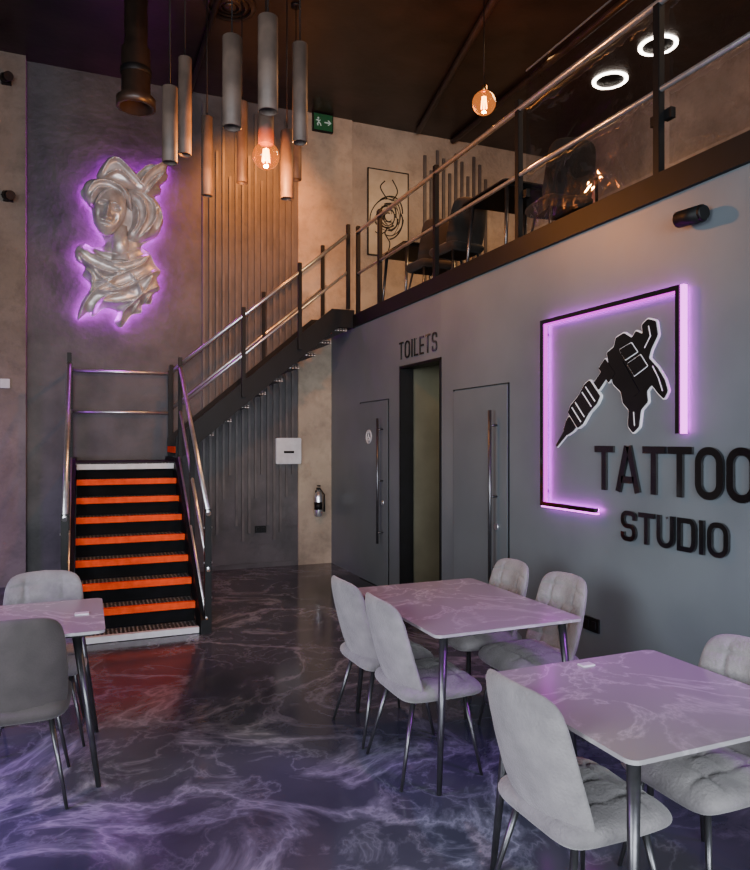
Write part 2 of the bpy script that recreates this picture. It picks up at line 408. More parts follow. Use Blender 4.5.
for xa in(SX0-.04,SX1+.04):
    post(xa,SY0-.02,0,1.06,.028); post(xa,SY0+.93,.5,1.75); post(xa,yl,1.2,2.56)
    for dz,r in((1.04,.021),(.56,.016)):
        sr('handrail',(xa,SY0-.06,dz-.02),(xa,yl,dz+1.41-.0),r,'steel')
    for z in(.3,.6,.9):
        sr('bolt',(xa-.036,SY0-.02,z),(xa+.036,SY0-.02,z),.009,'steel',8)
post(SX0-.04,WY-.08,1.2,2.5); post(SX1+.03,WY-.08,1.41,2.5)
for z in(2.46,1.98):
    sr('handrail',(SX0-.04,WY-.08,z),(SX1+.03,WY-.08,z),.018,'steel')
    sr('handrail',(SX0-.04,yl,z),(SX0-.04,WY-.08,z),.018,'steel')
sb('landing_leg',SX0,SX0+.06,WY-.14,WY-.08,0,1.36,'black'); sb('landing_leg',SX1-.06,SX1,WY-.14,WY-.08,0,1.36,'black')
sb('landing_leg',SX1-.04,SX1+.02,yl+.1,yl+.16,0,1.2,'black')
UX0=SX1+.0; UX1=2.98; NU=11; uh=(3.17-1.41)/NU; ur=(UX1-UX0)/(NU-1+.2); UY0,UY1=8.05,8.88
def ux(i): return UX0+ur*i
for i in range(NU-1):
    z=1.41+uh*(i+1); x=ux(i)
    tr=sb('tread',x,x+ur+.02,UY0+.0,UY1-.03,z-.03,z,'tread')
    bm=bmesh.new(); addbox(bm,-(ur+.02)/2-.006,-(ur+.02)/2+.03,-(UY1-UY0)/2+.02,(UY1-UY0)/2-.03,-.035,.034)
    mesh('nosing',bm,'orange',tr)
def slab_xz(name,y0,y1,pts,mat):
    bm=bmesh.new()
    A=[bm.verts.new((x-OX,y0-OY,z)) for x,z in pts]; B=[bm.verts.new((x-OX,y1-OY,z)) for x,z in pts]
    bm.faces.new(A); bm.faces.new(B[::-1]); n=len(pts)
    for i in range(n): bm.faces.new((A[i],A[(i+1)%n],B[(i+1)%n],B[i]))
    return mesh(name,bm,mat,st)
for ya in(UY0-.03,UY1-.03):
    slab_xz('stringer',ya,ya+.03,[(UX0,1.40),(UX0,1.68),(UX1-.22,3.24),(UX1+.07,3.24),(UX1+.07,3.02),(UX1-.14,3.02)],'black')
slab_xz('upper_platform',UY0,WY-.03,[(UX1-.1,3.10),(UX1-.1,3.17),(WX+.02,3.17),(WX+.02,3.10)],'tread')
sl=(3.17-1.41)/(UX1-UX0)
for ya,full in((UY0-.05,True),(UY1+.02,False)):
    for x in((UX0+.75,UX0+1.42,UX1-.02) if full else (UX0+.05,UX0+1.2,UX1-.05)):
        zb=1.5+sl*(x-UX0); post(x,ya,zb-.0,zb+1.03)
    for dz,r in((1.0,.021),(.55,.016)):
        x1=UX1; sr('handrail',(UX0+.04,ya,1.48+dz),(x1,ya,1.48+dz+sl*(x1-UX0-.04)-.04),r,'steel')

# ---------------- mezzanine railing ----------------
mr=empty('mezzanine_railing',(WX+.02,3.0,3.17),'black steel posts with brushed steel rails along mezzanine edge','railing')
def mb(name,x0,x1,y0,y1,z0,z1,mat,bev=0): return box(name,x0-mr.location.x,x1-mr.location.x,y0-3,y1-3,z0-3.17,z1-3.17,mat,mr,bev)
ys=[7.98,7.3,5.93,4.55,3.13,1.75,.4,-1]
for y in ys: mb('post',WX+.0,WX+.045,y-.025,y+.025,3.17,4.26,'black',.003)
for z,r in((4.19,.022),(3.68,.017)):
    rod('handrail',(0,8.0-3,z-3.17),(0,-1-3,z-3.17),r,'steel',mr)
for a,b in((4.55,3.13),(3.13,1.75),(1.75,.4)):
    bm=bmesh.new(); y0,y1=b+.05-3,a-.05-3
    bm.faces.new([bm.verts.new(p) for p in((.034,y0,.07),(.034,y1,.07),(.034,y1,1.30),(.034,y0,1.30))])
    mesh('glass_panel',bm,'glass',mr)
    bm=bmesh.new(); addbox(bm,.030,.038,y0,y1,1.295,1.305); mesh('glass_edge',bm,'steel',mr)
    for q in(a-.05,b+.05):
        mb('glass_clamp',WX+.035,WX+.07,q-.03,q+.03,3.5,3.56,'black')

# ---------------- chairs ----------------
def chair(vel,label,group,loc,rot):
    e=empty('dining_chair',loc,label,'chair',group,rot)
    def hs(x,y,s):
        if s<0: return -.004
        g=0
        for c in(-.11,0,.11): g+=math.exp(-((y-c)/.010)**2)
        for c in(-.115,0,.115): g+=math.exp(-((x-c)/.010)**2)
        return .016*(1-(x/.24)**2)*(1-(y/.23)**2)-.012*min(g,1.1)
    pillow('seat',.232,.225,.047,6,lambda x,y,h:(x*(1-.06*(y<0)*(-y/.22)),y+.02,.430+h-.03*max(0,(y-.12)/.1)**2*.5),vel,e,hfun=hs,rings=24,seg=96)
    def hb(x,y,s):
        if s<0: return 0
        g=0
        for c in(-.12,-.02,.08,.17): g+=math.exp(-((y-c)/.010)**2)
        for c in(-.11,0,.11): g+=math.exp(-((x-c)/.010)**2)
        return .010-.013*min(g,1.1)
    def wb(x,y,h):
        v=(y+.24)/.48
        w=1.0-.13*v*v-.05*(1-v)**3
        lean=-.178-.095*v + .03*(1-v)**3
        wrap=.06*(x/.22)**2*(1-.25*v)
        return (x*w, lean+wrap+h, .405+.475*v-.018*(x/.22)**2*v)
    pillow('backrest',.226,.24,.027,7,wb,vel,e,hfun=hb,rings=24,seg=112)
    bm=bmesh.new(); addbox(bm,-.15,.15,-.14,.17,.378,.395)
    mesh('seat_frame',bm,'black',e)
    for sx in(-1,1):
        for sy in(-1,1):
            rod('leg',(sx*.145,.015+sy*.14,.39),(sx*.215,.0+sy*.205+(-.015 if sy<0 else .01),0),.013,'gun',e,r1=.0075)
    return e
G='velvet dining chairs'
L1='pale grey velvet dining chair with dark metal legs, at marble table'
c0=chair('velvet',L1,G,(1.59,3.20,0),-math.pi/2)
copy_tree(c0,(1.58,3.70,0),-math.pi/2+.04)
copy_tree(c0,(2.32,3.30,0),math.pi/2)
copy_tree(c0,(2.30,3.82,0),math.pi/2-.05)
copy_tree(c0,(1.535,1.93,0),-math.pi/2+.03)
copy_tree(c0,(2.13,1.93,0),math.pi/2)
copy_tree(c0,(-.22,4.30,0),math.pi)
c1=chair('velvetd','dark taupe velvet dining chair with its back turned, at marble table',G,(-.29,3.64,0),0)
c2=chair('velvetm','dark upholstered chair beside mezzanine table','mezzanine chairs',(3.62,4.75,3.15),math.radians(-10))
copy_tree(c2,(3.50,6.25,3.15),math.radians(5)); copy_tree(c2,(3.55,6.95,3.15),math.radians(0)); copy_tree(c2,(4.5,5.0,3.15),math.radians(70))

# ---------------- tables ----------------
def table(cx,cy,w,d,label,mat='marble',z0=0,inset=.07,group='marble-topped tables'):
    e=empty('dining_table',(cx,cy,z0),label,'table',group)
    bm=bmesh.new()
    pts=round_poly([(-w/2,-d/2),(w/2,-d/2),(w/2,d/2),(-w/2,d/2)],.035,True,6)
    plate(bm,pts,lambda u,v,z:(u,v,z),.736,.75)
    mesh('table_top',bm,mat,e)
    bm=bmesh.new(); addbox(bm,-w/2+.06,w/2-.06,-d/2+.06,d/2-.06,.714,.736)
    mesh('under_frame',bm,'black',e)
    for sx in(-1,1):
        for sy in(-1,1):
            rod('leg',(sx*(w/2-inset-.01),sy*(d/2-inset-.01),.717),(sx*(w/2-.03),sy*(d/2-.03),0),.021,'gun',e,r1=.012)
    return e
table(1.91,3.42,.84,1.12,'rectangular dining table with pale marbled top and metal legs')
table(1.83,1.93,.84,.80,'square dining table with pale marbled top near tattoo sign')
table(-.34,3.92,.86,.74,'dining table with pale marbled top and splayed legs near stairs',inset=.12)
table(3.70,5.50,.75,.75,'dark table on the mezzanine','black',3.15,group='mezzanine tables')
table(3.70,7.55,.75,.75,'dark table on the mezzanine near artwork','gloss',3.15,group='mezzanine tables')
o=box('table_card',1.82,1.88,2.24,2.28,.75,.756,'white',bev=.002); tag(o,'small white card lying on marble table','card','table cards')
o=box('table_card',-.05,.02,3.90,3.95,.75,.756,'white',bev=.002); tag(o,'small white card lying on marble table','card','table cards')

# ---------------- LED frame sign ----------------
fy0,fy1,fz0,fz1=4.165,2.90,1.185,2.50
fr=empty('neon_frame',(WX,fy0,fz0),'black square frame with magenta LED strips and open corner','light sign')
def fb(bm,u0,u1,v0,v1,d0,d1): addbox(bm,-d1,-d0,-u1,-u0,v0,v1)
W=fy0-fy1; HH=fz1-fz0
bm=bmesh.new()
fb(bm,0,.028,0,HH,.03,.06); fb(bm,.028,W,HH-.028,HH,.03,.06); fb(bm,W-.028,W,.50,HH-.028,.03,.06); fb(bm,.028,.58,0,.028,.03,.06)
for u,v in((.014,.1),(.014,HH-.1),(W-.014,HH-.2),(W-.014,.6),(.5,.014)): fb(bm,u-.005,u+.005,v-.005,v+.005,-.001,.031)
mesh('frame_bar',bm,'gloss',fr)
bm=bmesh.new(); fb(bm,.028,.036,.028,HH-.028,.022,.05); fb(bm,.036,W-.028,HH-.036,HH-.028,.022,.05); mesh('led_strip',bm,'pink',fr)
bm=bmesh.new(); fb(bm,W,W+.022,.50,HH,.022,.05); mesh('led_strip',bm,'pinkw',fr)
bm=bmesh.new(); fb(bm,.0,.58,-.012,0,.022,.05); mesh('led_strip',bm,'pinkw',fr)
bm=bmesh.new(); fb(bm,.004,.024,.004,HH-.004,.020,.029); mesh('back_light',bm,'halo',fr)
bm=bmesh.new(); fb(bm,.028,W-.004,HH-.024,HH-.004,.020,.029); mesh('back_light',bm,'halo',fr)
bm=bmesh.new(); fb(bm,W-.024,W-.004,.51,HH-.03,.020,.029); mesh('back_light',bm,'halo',fr)
bm=bmesh.new(); fb(bm,.03,.57,.004,.024,.020,.029); mesh('back_light',bm,'halo',fr)
# emblem
em=empty('tattoo_machine_emblem',(WX,3.6,1.7),'black tattoo machine cut-out emblem with white outlines on wall','sign')
def wl(pts):
    out=[]
    for p in pts:
        y,z=on_right(*p); out.append((3.6-y,z-1.7))
    return out
def smooth(pts,n=3,closed=True):
    P_=[Vector(p) for p in pts]; N=len(P_); o=[]
    if closed:
        for i in range(N):
            a,b,c,d=P_[i-1],P_[i],P_[(i+1)%N],P_[(i+2)%N]
            for k in range(n):
                t=k/n; o.append(.5*((2*b)+(c-a)*t+(2*a-5*b+4*c-d)*t*t+(3*b-a-3*c+d)*t**3))
    else:
        for i in range(N-1):
            a,b,c,d=P_[max(0,i-1)],P_[i],P_[i+1],P_[min(N-1,i+2)]
            for k in range(n):
                t=k/n; o.append(.5*((2*b)+(c-a)*t+(2*a-5*b+4*c-d)*t*t+(3*b-a-3*c+d)*t**3))
        o.append(P_[-1])
    return o
N0=Vector(wl([(558,446)])[0]); G1=Vector(wl([(607,374)])[0]); ux_=(G1-N0).normalized(); uy_=Vector((ux_.y,-ux_.x)); LL=(G1-N0).length
def Q(pts): return [tuple(N0+ux_*(s*LL)+uy_*(t*LL)) for s,t in pts]
parts=[('needle',[(0,-.012),(.22,-.032),(.22,.032),(0,.012)],0,.012,.006,0),
 ('grip_tip',[(.20,-.04),(.30,-.075),(.36,-.08),(.36,.08),(.30,.075),(.20,.04)],0,.016,.007,.01),
 ('grip',[(.38,-.11),(.46,-.132),(.60,-.115),(.74,-.132),(.82,-.11),(.82,.11),(.74,.132),(.60,.115),(.46,.132),(.38,.11)],.001,.022,.007,.01),
 ('tube_vise',[(.84,-.05),(.98,-.05),(.98,-.10),(1.10,-.10),(1.10,.10),(.98,.10),(.98,.05),(.84,.05)],.0015,.018,.006,.006)]
body=[('machine_frame',[(611,366),(609,353),(616,347),(618,338),(626,333),(634,338),(638,331),(645,334),(644,325),(650,319),(658,321),(660,335),(653,350),(651,358),(660,368),(667,380),(670,391),(666,399),(660,393),(654,385),(649,391),(650,402),(643,410),(641,427),(635,433),(630,426),(631,410),(625,403),(623,392),(615,384)],.0005,.016,.008,.010),
 ('coil',[(622,350),(634,343),(640,352),(628,360)],.002,.022,.0045,.004),
 ('coil',[(630,364),(643,355),(650,366),(637,376)],.0025,.022,.0045,.004),
 ('armature_bar',[(618,364),(625,361),(642,392),(636,397)],.0025,.020,.0045,.004)]
def emb(nm,q,d0,d1_,off,rr):
    if rr: q=round_poly(q,rr,True,4)
    bm=bmesh.new(); plate(bm,[tuple(v) for v in offset_poly(q,off)],fm,d0,d1_-.003); mesh(nm+'_outline',bm,'outline',em)
    bm=bmesh.new(); plate(bm,[tuple(v) for v in q],fm,d1_-.003,d1_+.002); mesh(nm,bm,'gloss',em)
for nm,p,a,b,c,r in body: emb(nm,wl(p),a,b,c,r)
for nm,p,a,b,c,r in parts: emb(nm,Q(p),a,b,c,r)
for s in(.46,.53,.67,.74):
    bm=bmesh.new(); strip(bm,Q([(s,-.10),(s,.10)]),.0035,False,fm,.023,.027); mesh('grip_ridge',bm,'outline',em)
for ln in([(651,326),(653,336),(647,348)],[(636,412),(637,426)],[(655,366),(661,378),(665,391)]):
    bm=bmesh.new(); strip(bm,wl(ln),.003,False,fm,.016,.020); mesh('frame_groove',bm,'outline',em)
word('TATTOO',3.635,1.333,.28,.0205,dict(T=.172,A=.206,O=.178),.021,'glossy black wall letters reading TATTOO')
word('STUDIO',3.395,1.036,.185,.0142,dict(S=.125,T=.122,U=.128,D=.128,I=.032,O=.132),.022,'glossy black wall letters reading STUDIO')
word('TOILETS',6.70,2.49,.18,.0095,dict(T=.10,O=.115,I=.024,L=.085,E=.085,S=.10),.040,'black wall letters reading TOILETS above doorway',depth=(.003,.012))

# ---------------- wall sculpture ----------------
sc=empty('wall_sculpture',(.39,WY,3.05),'silver relief of a woman in flowing draped cloth, purple backlit','sculpture')
def loc2(p): return ((p[0]-120)*.0113,(322-p[1])*.012)
def inside(p,poly):
    c=False;n=len(poly);x,y=p
    for i in range(n):
        x1,y1=poly[i-1];x2,y2=poly[i]
        if (y1>y)!=(y2>y) and x<(x2-x1)*(y-y1)/(y2-y1)+x1: c=not c
    return c
def dist(p,poly):
    m=9;px,py=p
    for i in range(len(poly)):
        ax,ay=poly[i-1];bx,by=poly[i];dx=bx-ax;dy=by-ay
        t=((px-ax)*dx+(py-ay)*dy)/max(dx*dx+dy*dy,1e-9); t=0 if t<0 else 1 if t>1 else t
        q=(px-ax-dx*t)**2+(py-ay-dy*t)**2
        if q<m: m=q
    return math.sqrt(m)
def relief(name,poly,hf,step,base,mat,parent):
    xs=[p[0] for p in poly];zs=[p[1] for p in poly]; pts=[Vector(p) for p in poly];n=len(poly)
    x=min(xs)
    while x<max(xs):
        z=min(zs)
        while z<max(zs):
            q=(x+random.uniform(-.1,.1)*step,z+random.uniform(-.1,.1)*step)
            if inside(q,poly) and dist(q,poly)>step*.5: pts.append(Vector(q))
            z+=step
        x+=step
    v,e,f,_,_,_=delaunay_2d_cdt(pts,[(i,(i+1)%n) for i in range(n)],[],1,1e-6)
    bm=bmesh.new(); A=[bm.verts.new((p.x,-hf(p.x,p.y,dist((p.x,p.y),poly)),p.y)) for p in v]; cnt={}
    for t in f:
        bm.faces.new([A[i] for i in t]).smooth=True
        for k in range(len(t)):
            key=tuple(sorted((t[k],t[(k+1)%len(t)]))); cnt[key]=cnt.get(key,0)+1
    B={}
    for (a,b),c in cnt.items():
        if c==1:
            for i in(a,b):
                if i not in B: B[i]=bm.verts.new((v[i].x,-base,v[i].y))
            bm.faces.new((A[a],A[b],B[b],B[a]))
    return mesh(name,bm,mat,parent)
out_px=[(105,167),(113,161),(122,166),(130,172),(137,173),(143,168),(149,163),(156,163),(167,157),(166,166),(167,174),(160,182),(161,189),(155,193),(161,202),(163,216),(159,230),(149,238),(141,245),(150,251),(155,261),(161,268),(157,276),(160,286),(153,292),(151,301),(142,303),(141,311),(131,314),(121,327),(114,322),(117,312),(104,309),(93,318),(88,314),(78,322),(82,304),(91,288),(83,279),(85,270),(77,264),(76,254),(84,247),(95,250),(104,246),(102,238),(94,226),(91,211),(84,204),(81,197),(87,188),(95,185),(97,177)]
outl=[tuple(v) for v in smooth([loc2(p) for p in out_px],4)]
def mk(lst): return [(smooth([loc2(p) for p in px],5,False),w,a) for px,w,a in lst]
def ridge(x,z,P,w):
    best=9;bt=0;n=len(P)-1
    for i in range(n):
        ax,ay=P[i];bx,by=P[i+1];dx=bx-ax;dy=by-ay
        t=((x-ax)*dx+(z-ay)*dy)/(dx*dx+dy*dy); t=0 if t<0 else 1 if t>1 else t
        q=(x-ax-dx*t)**2+(z-ay-dy*t)**2
        if q<best: best=q; bt=(i+t)/n
    k=math.sqrt(best)/w
    if k>3: return 0
    return math.exp(-k**1.4)*(.1+.9*math.sin(math.pi*min(1,max(0,bt))))
folds=mk([([(77,257),(90,269),(108,276),(128,272),(146,262)],.020,.12),([(80,252),(96,260),(116,266),(136,260),(151,252)],.015,.09),([(94,251),(106,256),(122,256),(138,248)],.012,.06),
 ([(150,252),(140,266),(122,276),(104,284),(92,286)],.014,.11),([(158,268),(146,276),(128,288),(110,294),(93,292)],.018,.13),([(159,283),(148,290),(134,300),(116,304),(100,302)],.015,.11),
 ([(80,319),(86,305),(96,293),(110,284),(120,272)],.015,.12),([(92,315),(98,304),(110,297),(124,294)],.012,.09),([(120,324),(123,312),(134,302),(146,287),(154,270)],.015,.12),([(140,309),(146,300),(152,290)],.010,.06),
 ([(77,258),(83,270),(92,280),(90,296),(83,312)],.013,.09),([(86,262),(96,276),(112,288),(132,292)],.011,.08),([(126,270),(136,282),(140,296),(132,312)],.011,.08),([(104,262),(118,270),(134,268),(148,258)],.009,.06),([(96,296),(108,290),(126,284),(142,272)],.009,.07)])
def hbody(x,z,d):
    dome=.07+.09*(1-math.exp(-d/.06)); nz=noise.noise(Vector((x*3,z*3,1)))
    if z<.98:
        hs=sorted((a*ridge(x,z,p,w) for p,w,a in folds),reverse=True)
        return dome+(hs[0]+.3*hs[1])*1.3*min(1,d/.015)+.03*nz
    return dome-.02
relief('draped_body',outl,hbody,.0105,.07,'plaster',sc)
def piece(name,px,base,amp,rid,soft=.03):
    poly=[tuple(v) for v in smooth([loc2(p) for p in px],4)]; rid=mk(rid)
    def hf(x,z,d):
        return base+amp*(1-math.exp(-d/soft))+max([a*ridge(x,z,p,w) for p,w,a in rid]+[0])*min(1,d/.012)*1.4
    return relief(name,poly,hf,.0092,base-.08,'plaster',sc)
piece('hair',[(126,192),(140,190),(154,200),(163,215),(158,230),(147,238),(134,242),(126,238),(131,224),(131,208)],.15,.09,
 [([(130,194),(142,204),(144,220),(134,238)],.012,.07),([(140,192),(153,204),(154,220),(144,236)],.012,.07),([(128,200),(136,212),(136,226),(129,236)],.010,.06),([(150,198),(161,214),(156,230)],.009,.06),([(146,195),(158,208),(150,226),(138,240)],.009,.05)])
piece('hair',[(84,200),(86,190),(97,185),(112,186),(124,190),(131,200),(130,212),(122,203),(110,199),(100,201),(94,211),(89,211)],.18,.09,
 [([(87,202),(95,191),(108,189),(122,195),(129,206)],.012,.06),([(91,206),(97,197),(109,195),(121,200)],.009,.05)])
piece('headscarf',[(97,184),(102,171),(112,161),(122,166),(131,171),(138,178),(148,190),(140,196),(126,191),(112,188)],.19,.09,
 [([(101,183),(108,170),(118,167),(132,179),(145,191)],.012,.08),([(103,185),(118,178),(134,189)],.010,.06),([(112,164),(124,172),(138,186)],.009,.06)])
piece('headscarf',[(130,180),(137,173),(146,165),(155,163),(167,157),(166,167),(167,175),(159,183),(160,189),(147,197),(138,193)],.17,.09,
 [([(137,190),(146,176),(165,159)],.012,.09),([(146,194),(157,181),(166,168)],.010,.07),([(132,182),(143,170),(155,164)],.009,.06),([(142,192),(152,180),(162,172)],.008,.05)])
fc=Vector(loc2((109,217)))
def fwarp(x,y,h):
    a=math.radians(-12); k=1-.30*max(0,-y/.28)**1.3
    return (fc.x+(x*k)*math.cos(a)-y*math.sin(a),-(.22+h),fc.y+(x*k)*math.sin(a)+y*math.cos(a))
def g(x,y,cx,cy,sx,sy): return math.exp(-((x-cx)/sx)**2-((y-cy)/sy)**2)
def fh(x,y,s):
    if s<0: return 0
    c=-.02
    h=.11*g(x,y,c,-.01,.022,.075)+.05*g(x,y,c,-.065,.036,.020)
    h-=.095*(g(x,y,c-.070,.035,.044,.027)+g(x,y,c+.072,.035,.044,.027))
    h+=.055*(g(x,y,c-.070,.024,.034,.015)+g(x,y,c+.072,.024,.034,.015))
    h+=.03*(g(x,y,c-.070,.082,.045,.012)+g(x,y,c+.072,.082,.045,.012))
    h+=.05*g(x,y,c,-.120,.044,.012)+.05*g(x,y,c,-.152,.034,.014)-.06*g(x,y,c,-.136,.052,.008)
    h+=.04*g(x,y,c,-.21,.045,.03)-.035*g(x,y,c,-.180,.05,.012)-.035*(g(x,y,c-.09,-.09,.03,.06)+g(x,y,c+.10,-.09,.03,.06))
    return h
pillow('face',.175,.29,.13,2.2,fwarp,'plaster',sc,rings=60,seg=140,hfun=fh,edge=2.4)
bm=bmesh.new()
a=loc2((119,228)); b=loc2((120,262)); addcyl(bm,(a[0],-.14,a[1]),(b[0],-.13,b[1]),.085,.11,24)
mesh('neck',bm,'plaster',sc)
inn=offset_poly(outl,-.03)
bm=bmesh.new(); n=len(inn)
A=[bm.verts.new((p.x,-.015,p.y)) for p in inn];B=[bm.verts.new((p.x,-.05,p.y)) for p in inn]
for i in range(n): bm.faces.new((A[i],A[(i+1)%n],B[(i+1)%n],B[i]))
mesh('led_strip',bm,'purple',sc)
for p in((110,200),(140,220),(110,290),(140,270)):
    x,z=loc2(p); rod('wall_bracket',(x,0,z),(x,-.12,z),.02,'black',sc,seg=10)

# ---------------- pendants ----------------
def pendant(px,ytop,ybot,w,fwd,bulb=False):
    top=ray(px,ytop,fwd); bot=ray(px,ybot,fwd); r=w*fwd/F/2; L=top.z-bot.z
    e=empty('tube_pendant',(top.x,top.y,6.0),'slim cylindrical grey-brown pendant lamp hanging on a cord','lamp','tube pendants')
    rod('cord',(0,0,0),(0,0,top.z-6+.01),.005,'black',e,seg=8)
    bm=bmesh.new(); lathe(bm,[(0,0),(.05,0),(.05,-.02),(0,-.02)],seg=20); mesh('ceiling_rose',bm,'black',e)
    bm=bmesh.new(); z1=top.z-6; z0=bot.z-6
    lathe(bm,[(0,z1),(r*.55,z1),(r,z1-.012),(r,z0+.004),(r*.93,z0),(r*.86,z0+.004),(r*.86,z0+.07),(0,z0+.07)])
    mesh('lamp_shade',bm,'tube',e)
    return e
for a in((232,36,128,19,4.6),(268,16,112,20,4.3),(170,86,163,15,5.0),(185,57,155,13,5.4),(207,116,196,11,6.0),(242,101,183,11,6.2),
         (287,130,199,13,5.9),(300,43,143,15,5.0),(296,141,180,11,7.0)): pendant(*a)
def globe(px,py,fwd,r,holder,label,energy):
    c=ray(px,py,fwd)
    e=empty('globe_pendant',(c.x,c.y,6.0),label,'lamp','amber globe pendants')
    cz=c.z-6; hz=cz+r+holder
    rod('cord',(0,0,0),(0,0,hz),.005,'black',e,seg=8)
    bm=bmesh.new(); lathe(bm,[(0,0),(.05,0),(.05,-.02),(0,-.02)],seg=20); mesh('ceiling_rose',bm,'black',e)
    bm=bmesh.new(); hr=.06 if holder>.15 else .03
    lathe(bm,[(0,hz),(hr,hz),(hr,cz+r*.9),(0,cz+r*.9)],seg=24); mesh('lamp_holder',bm,'tube' if holder>.15 else 'brass',e)
    bm=bmesh.new(); lathe(bm,[(r*math.sin(math.pi*i/20),cz+r*math.cos(math.pi*i/20)) for i in range(21)],seg=32); mesh('lamp_shade',bm,'amber',e,smooth=True)
    bm=bmesh.new(); 
    for k in range(6):
        a=k*math.pi/3; addcyl(bm,(math.cos(a)*.018,math.sin(a)*.018,cz+r*.5),(math.cos(a)*.028,math.sin(a)*.028,cz-r*.45),.006,.006,6)
    mesh('filament',bm,'bulb',e)
    li=bpy.data.lights.new('warm_bulb','POINT'); li.energy=energy; li.color=(1,.34,.07); li.shadow_soft_size=.06
    o=bpy.data.objects.new('warm_bulb',li); o.location=(c.x,c.y,c.z-r-.08); COL.objects.link(o)
    return c
globe(266,156,5.5,.105,.26,'amber glass globe pendant with glowing filament below grey tube',175)
globe(484,103,6.8,.115,.05,'amber glass globe pendant with glowing filament over mezzanine',80)
c=ray(136,108,6.3)
e=empty('ceiling_spotlight',(c.x,c.y,6.0),'large dark bronze cylindrical light hanging from dark ceiling','lamp')
bm=bmesh.new(); z=c.z-6
lathe(bm,[(0,0),(.10,0),(.10,z+.55),(.125,z+.52),(.125,z+.12),(.17,z+.08),(.17,z),(.14,z),(.12,z+.1),(0,z+.1)]); mesh('housing',bm,'darkbrown',e)
bm=bmesh.new(); lathe(bm,[(.128,z+.35),(.135,z+.34),(.135,z+.30),(.128,z+.29)]); mesh('collar',bm,'black',e)
c=ray(230,10,7.0)
e=empty('ceiling_vent',(c.x,c.y,6.0),'round black slotted ceiling air diffuser','vent')
for k,(r0,r1) in enumerate(((.06,.0),(.13,.09),(.19,.15),(.26,.21))):
    bm=bmesh.new(); lathe(bm,[(r1,-.03),(r0,-.015),(r0,0),(r1,0),(r1,-.03)] if r1 else [(0,-.03),(r0,-.03),(r0,0),(0,0)],seg=40)
    mesh('vent_ring',bm,'darkbrown',e)
for px,py,fw in((658,45,7.71),(610,80,8.46)):
    c=ray(px,py,fw); e=empty('ring_light',(c.x,c.y,6.0),'round glowing ring light on mezzanine ceiling','light','ring lights')
    bm=bmesh.new(); lathe(bm,[(.165,0),(.165,-.012),(.207,-.012),(.207,0)],seg=48)
    mesh('led_ring',bm,'ring',e)
    bm=bmesh.new(); lathe(bm,[(0,0),(.163,0),(.163,-.010),(0,-.010)],seg=48); mesh('centre_disc',bm,'black',e)
for k,(a,b) in enumerate((((3.0,2.5),(4.3,8.8)),((1.2,2.0),(1.2,8.9)),((4.9,3),(4.9,8.9)))):
    o=rod('ceiling_conduit',(a[0],a[1],5.96),(b[0],b[1],5.96),.04 if k!=1 else .03,'darkbrown'); tag(o,'dark conduit pipe running along the ceiling','pipe','ceiling conduits')

# ---------------- small wall items ----------------
y,z=on_right(698,218)
e=empty('wall_spotlight',(WX,y,z),'short black cylindrical spotlight on grey wall','lamp')
bm=bmesh.new(); addcyl(bm,(0,0,0),(-.03,0,0),.03,.03); mesh('bracket',bm,'black',e)
bm=bmesh.new(); addcyl(bm,(-.06,.075,.005),(-.06,-.085,-.005),.045,.045,24); addcyl(bm,(-.06,-.085,-.005),(-.06,-.1,-.006),.045,.036,24); mesh('housing',bm,'black',e)
def socket(loc,axis,label):
    bm=bmesh.new()
    if axis=='X': addbox(bm,-.012,0,-.075,.075,-.045,.045); addbox(bm,-.02,-.011,-.055,-.015,-.025,.025); addbox(bm,-.02,-.011,.015,.055,-.025,.025)
    else: addbox(bm,-.075,.075,-.012,0,-.045,.045); addbox(bm,-.055,-.015,-.02,-.011,-.025,.025); addbox(bm,.015,.055,-.02,-.011,-.025,.025)
    o=mesh('power_socket',bm,'black',None,loc); tag(o,label,'socket')
y,z=on_right(592,624); socket((WX,y,z),'X','black double power socket low on blue-grey wall')
c=ray(262,530,8.99); socket((c.x,WY,c.z),'Y','black double power socket on dark plaster wall')
def rb(px0,px1,py0,py1,yy):
    o=[]
    for px,py in((px0,py1),(px1,py0)):
        r=(px-375)/F; f=yy/(CT-r*ST); o.append((f*(r*CT+ST),H+(440-py)*f/F))
    return o
(a,b),(c_,d_)=rb(275,300,438,464,WY-.04)
e=empty('control_box',((a+c_)/2,WY-.04,b),'white electrical control box mounted on wall','control box')
w=(c_-a)/2
bm=bmesh.new(); addbox(bm,-w,w,-.07,.0,0,d_-b); bmesh.ops.bevel(bm,geom=bm.edges[:],offset=.008,segments=2,affect='EDGES'); mesh('casing',bm,'white',e)
bm=bmesh.new(); addbox(bm,-w+.10,w-.10,-.074,-.069,.14,.17); mesh('display',bm,'black',e)
(a,b),(c_,d_)=rb(311,322,484,516,WY-.03)
e=empty('fire_extinguisher',((a+c_)/2,WY-.03,b),'small steel fire extinguisher hanging on concrete wall','fire extinguisher')
bm=bmesh.new(); lathe(bm,[(0,0),(.045,0),(.052,.015),(.052,.27),(.04,.305),(.018,.325),(.018,.355),(0,.355)],c=(0,-.075,0)); mesh('cylinder',bm,'steel',e)
bm=bmesh.new(); addbox(bm,-.018,.018,-.12,-.05,.355,.38); addbox(bm,-.012,.012,-.14,-.06,.398,.414); addcyl(bm,(.02,-.09,.365),(.078,-.09,.29),.008,.008,8); addcyl(bm,(.078,-.09,.29),(.078,-.09,.06),.009,.013,8); mesh('valve',bm,'black',e)
bm=bmesh.new(); addbox(bm,-.02,.02,-.03,0,.15,.34); mesh('bracket',bm,'black',e)
bm=bmesh.new(); lathe(bm,[(.0525,.09),(.054,.09),(.054,.19),(.0525,.19)],c=(0,-.075,0)); mesh('sticker',bm,'black',e)
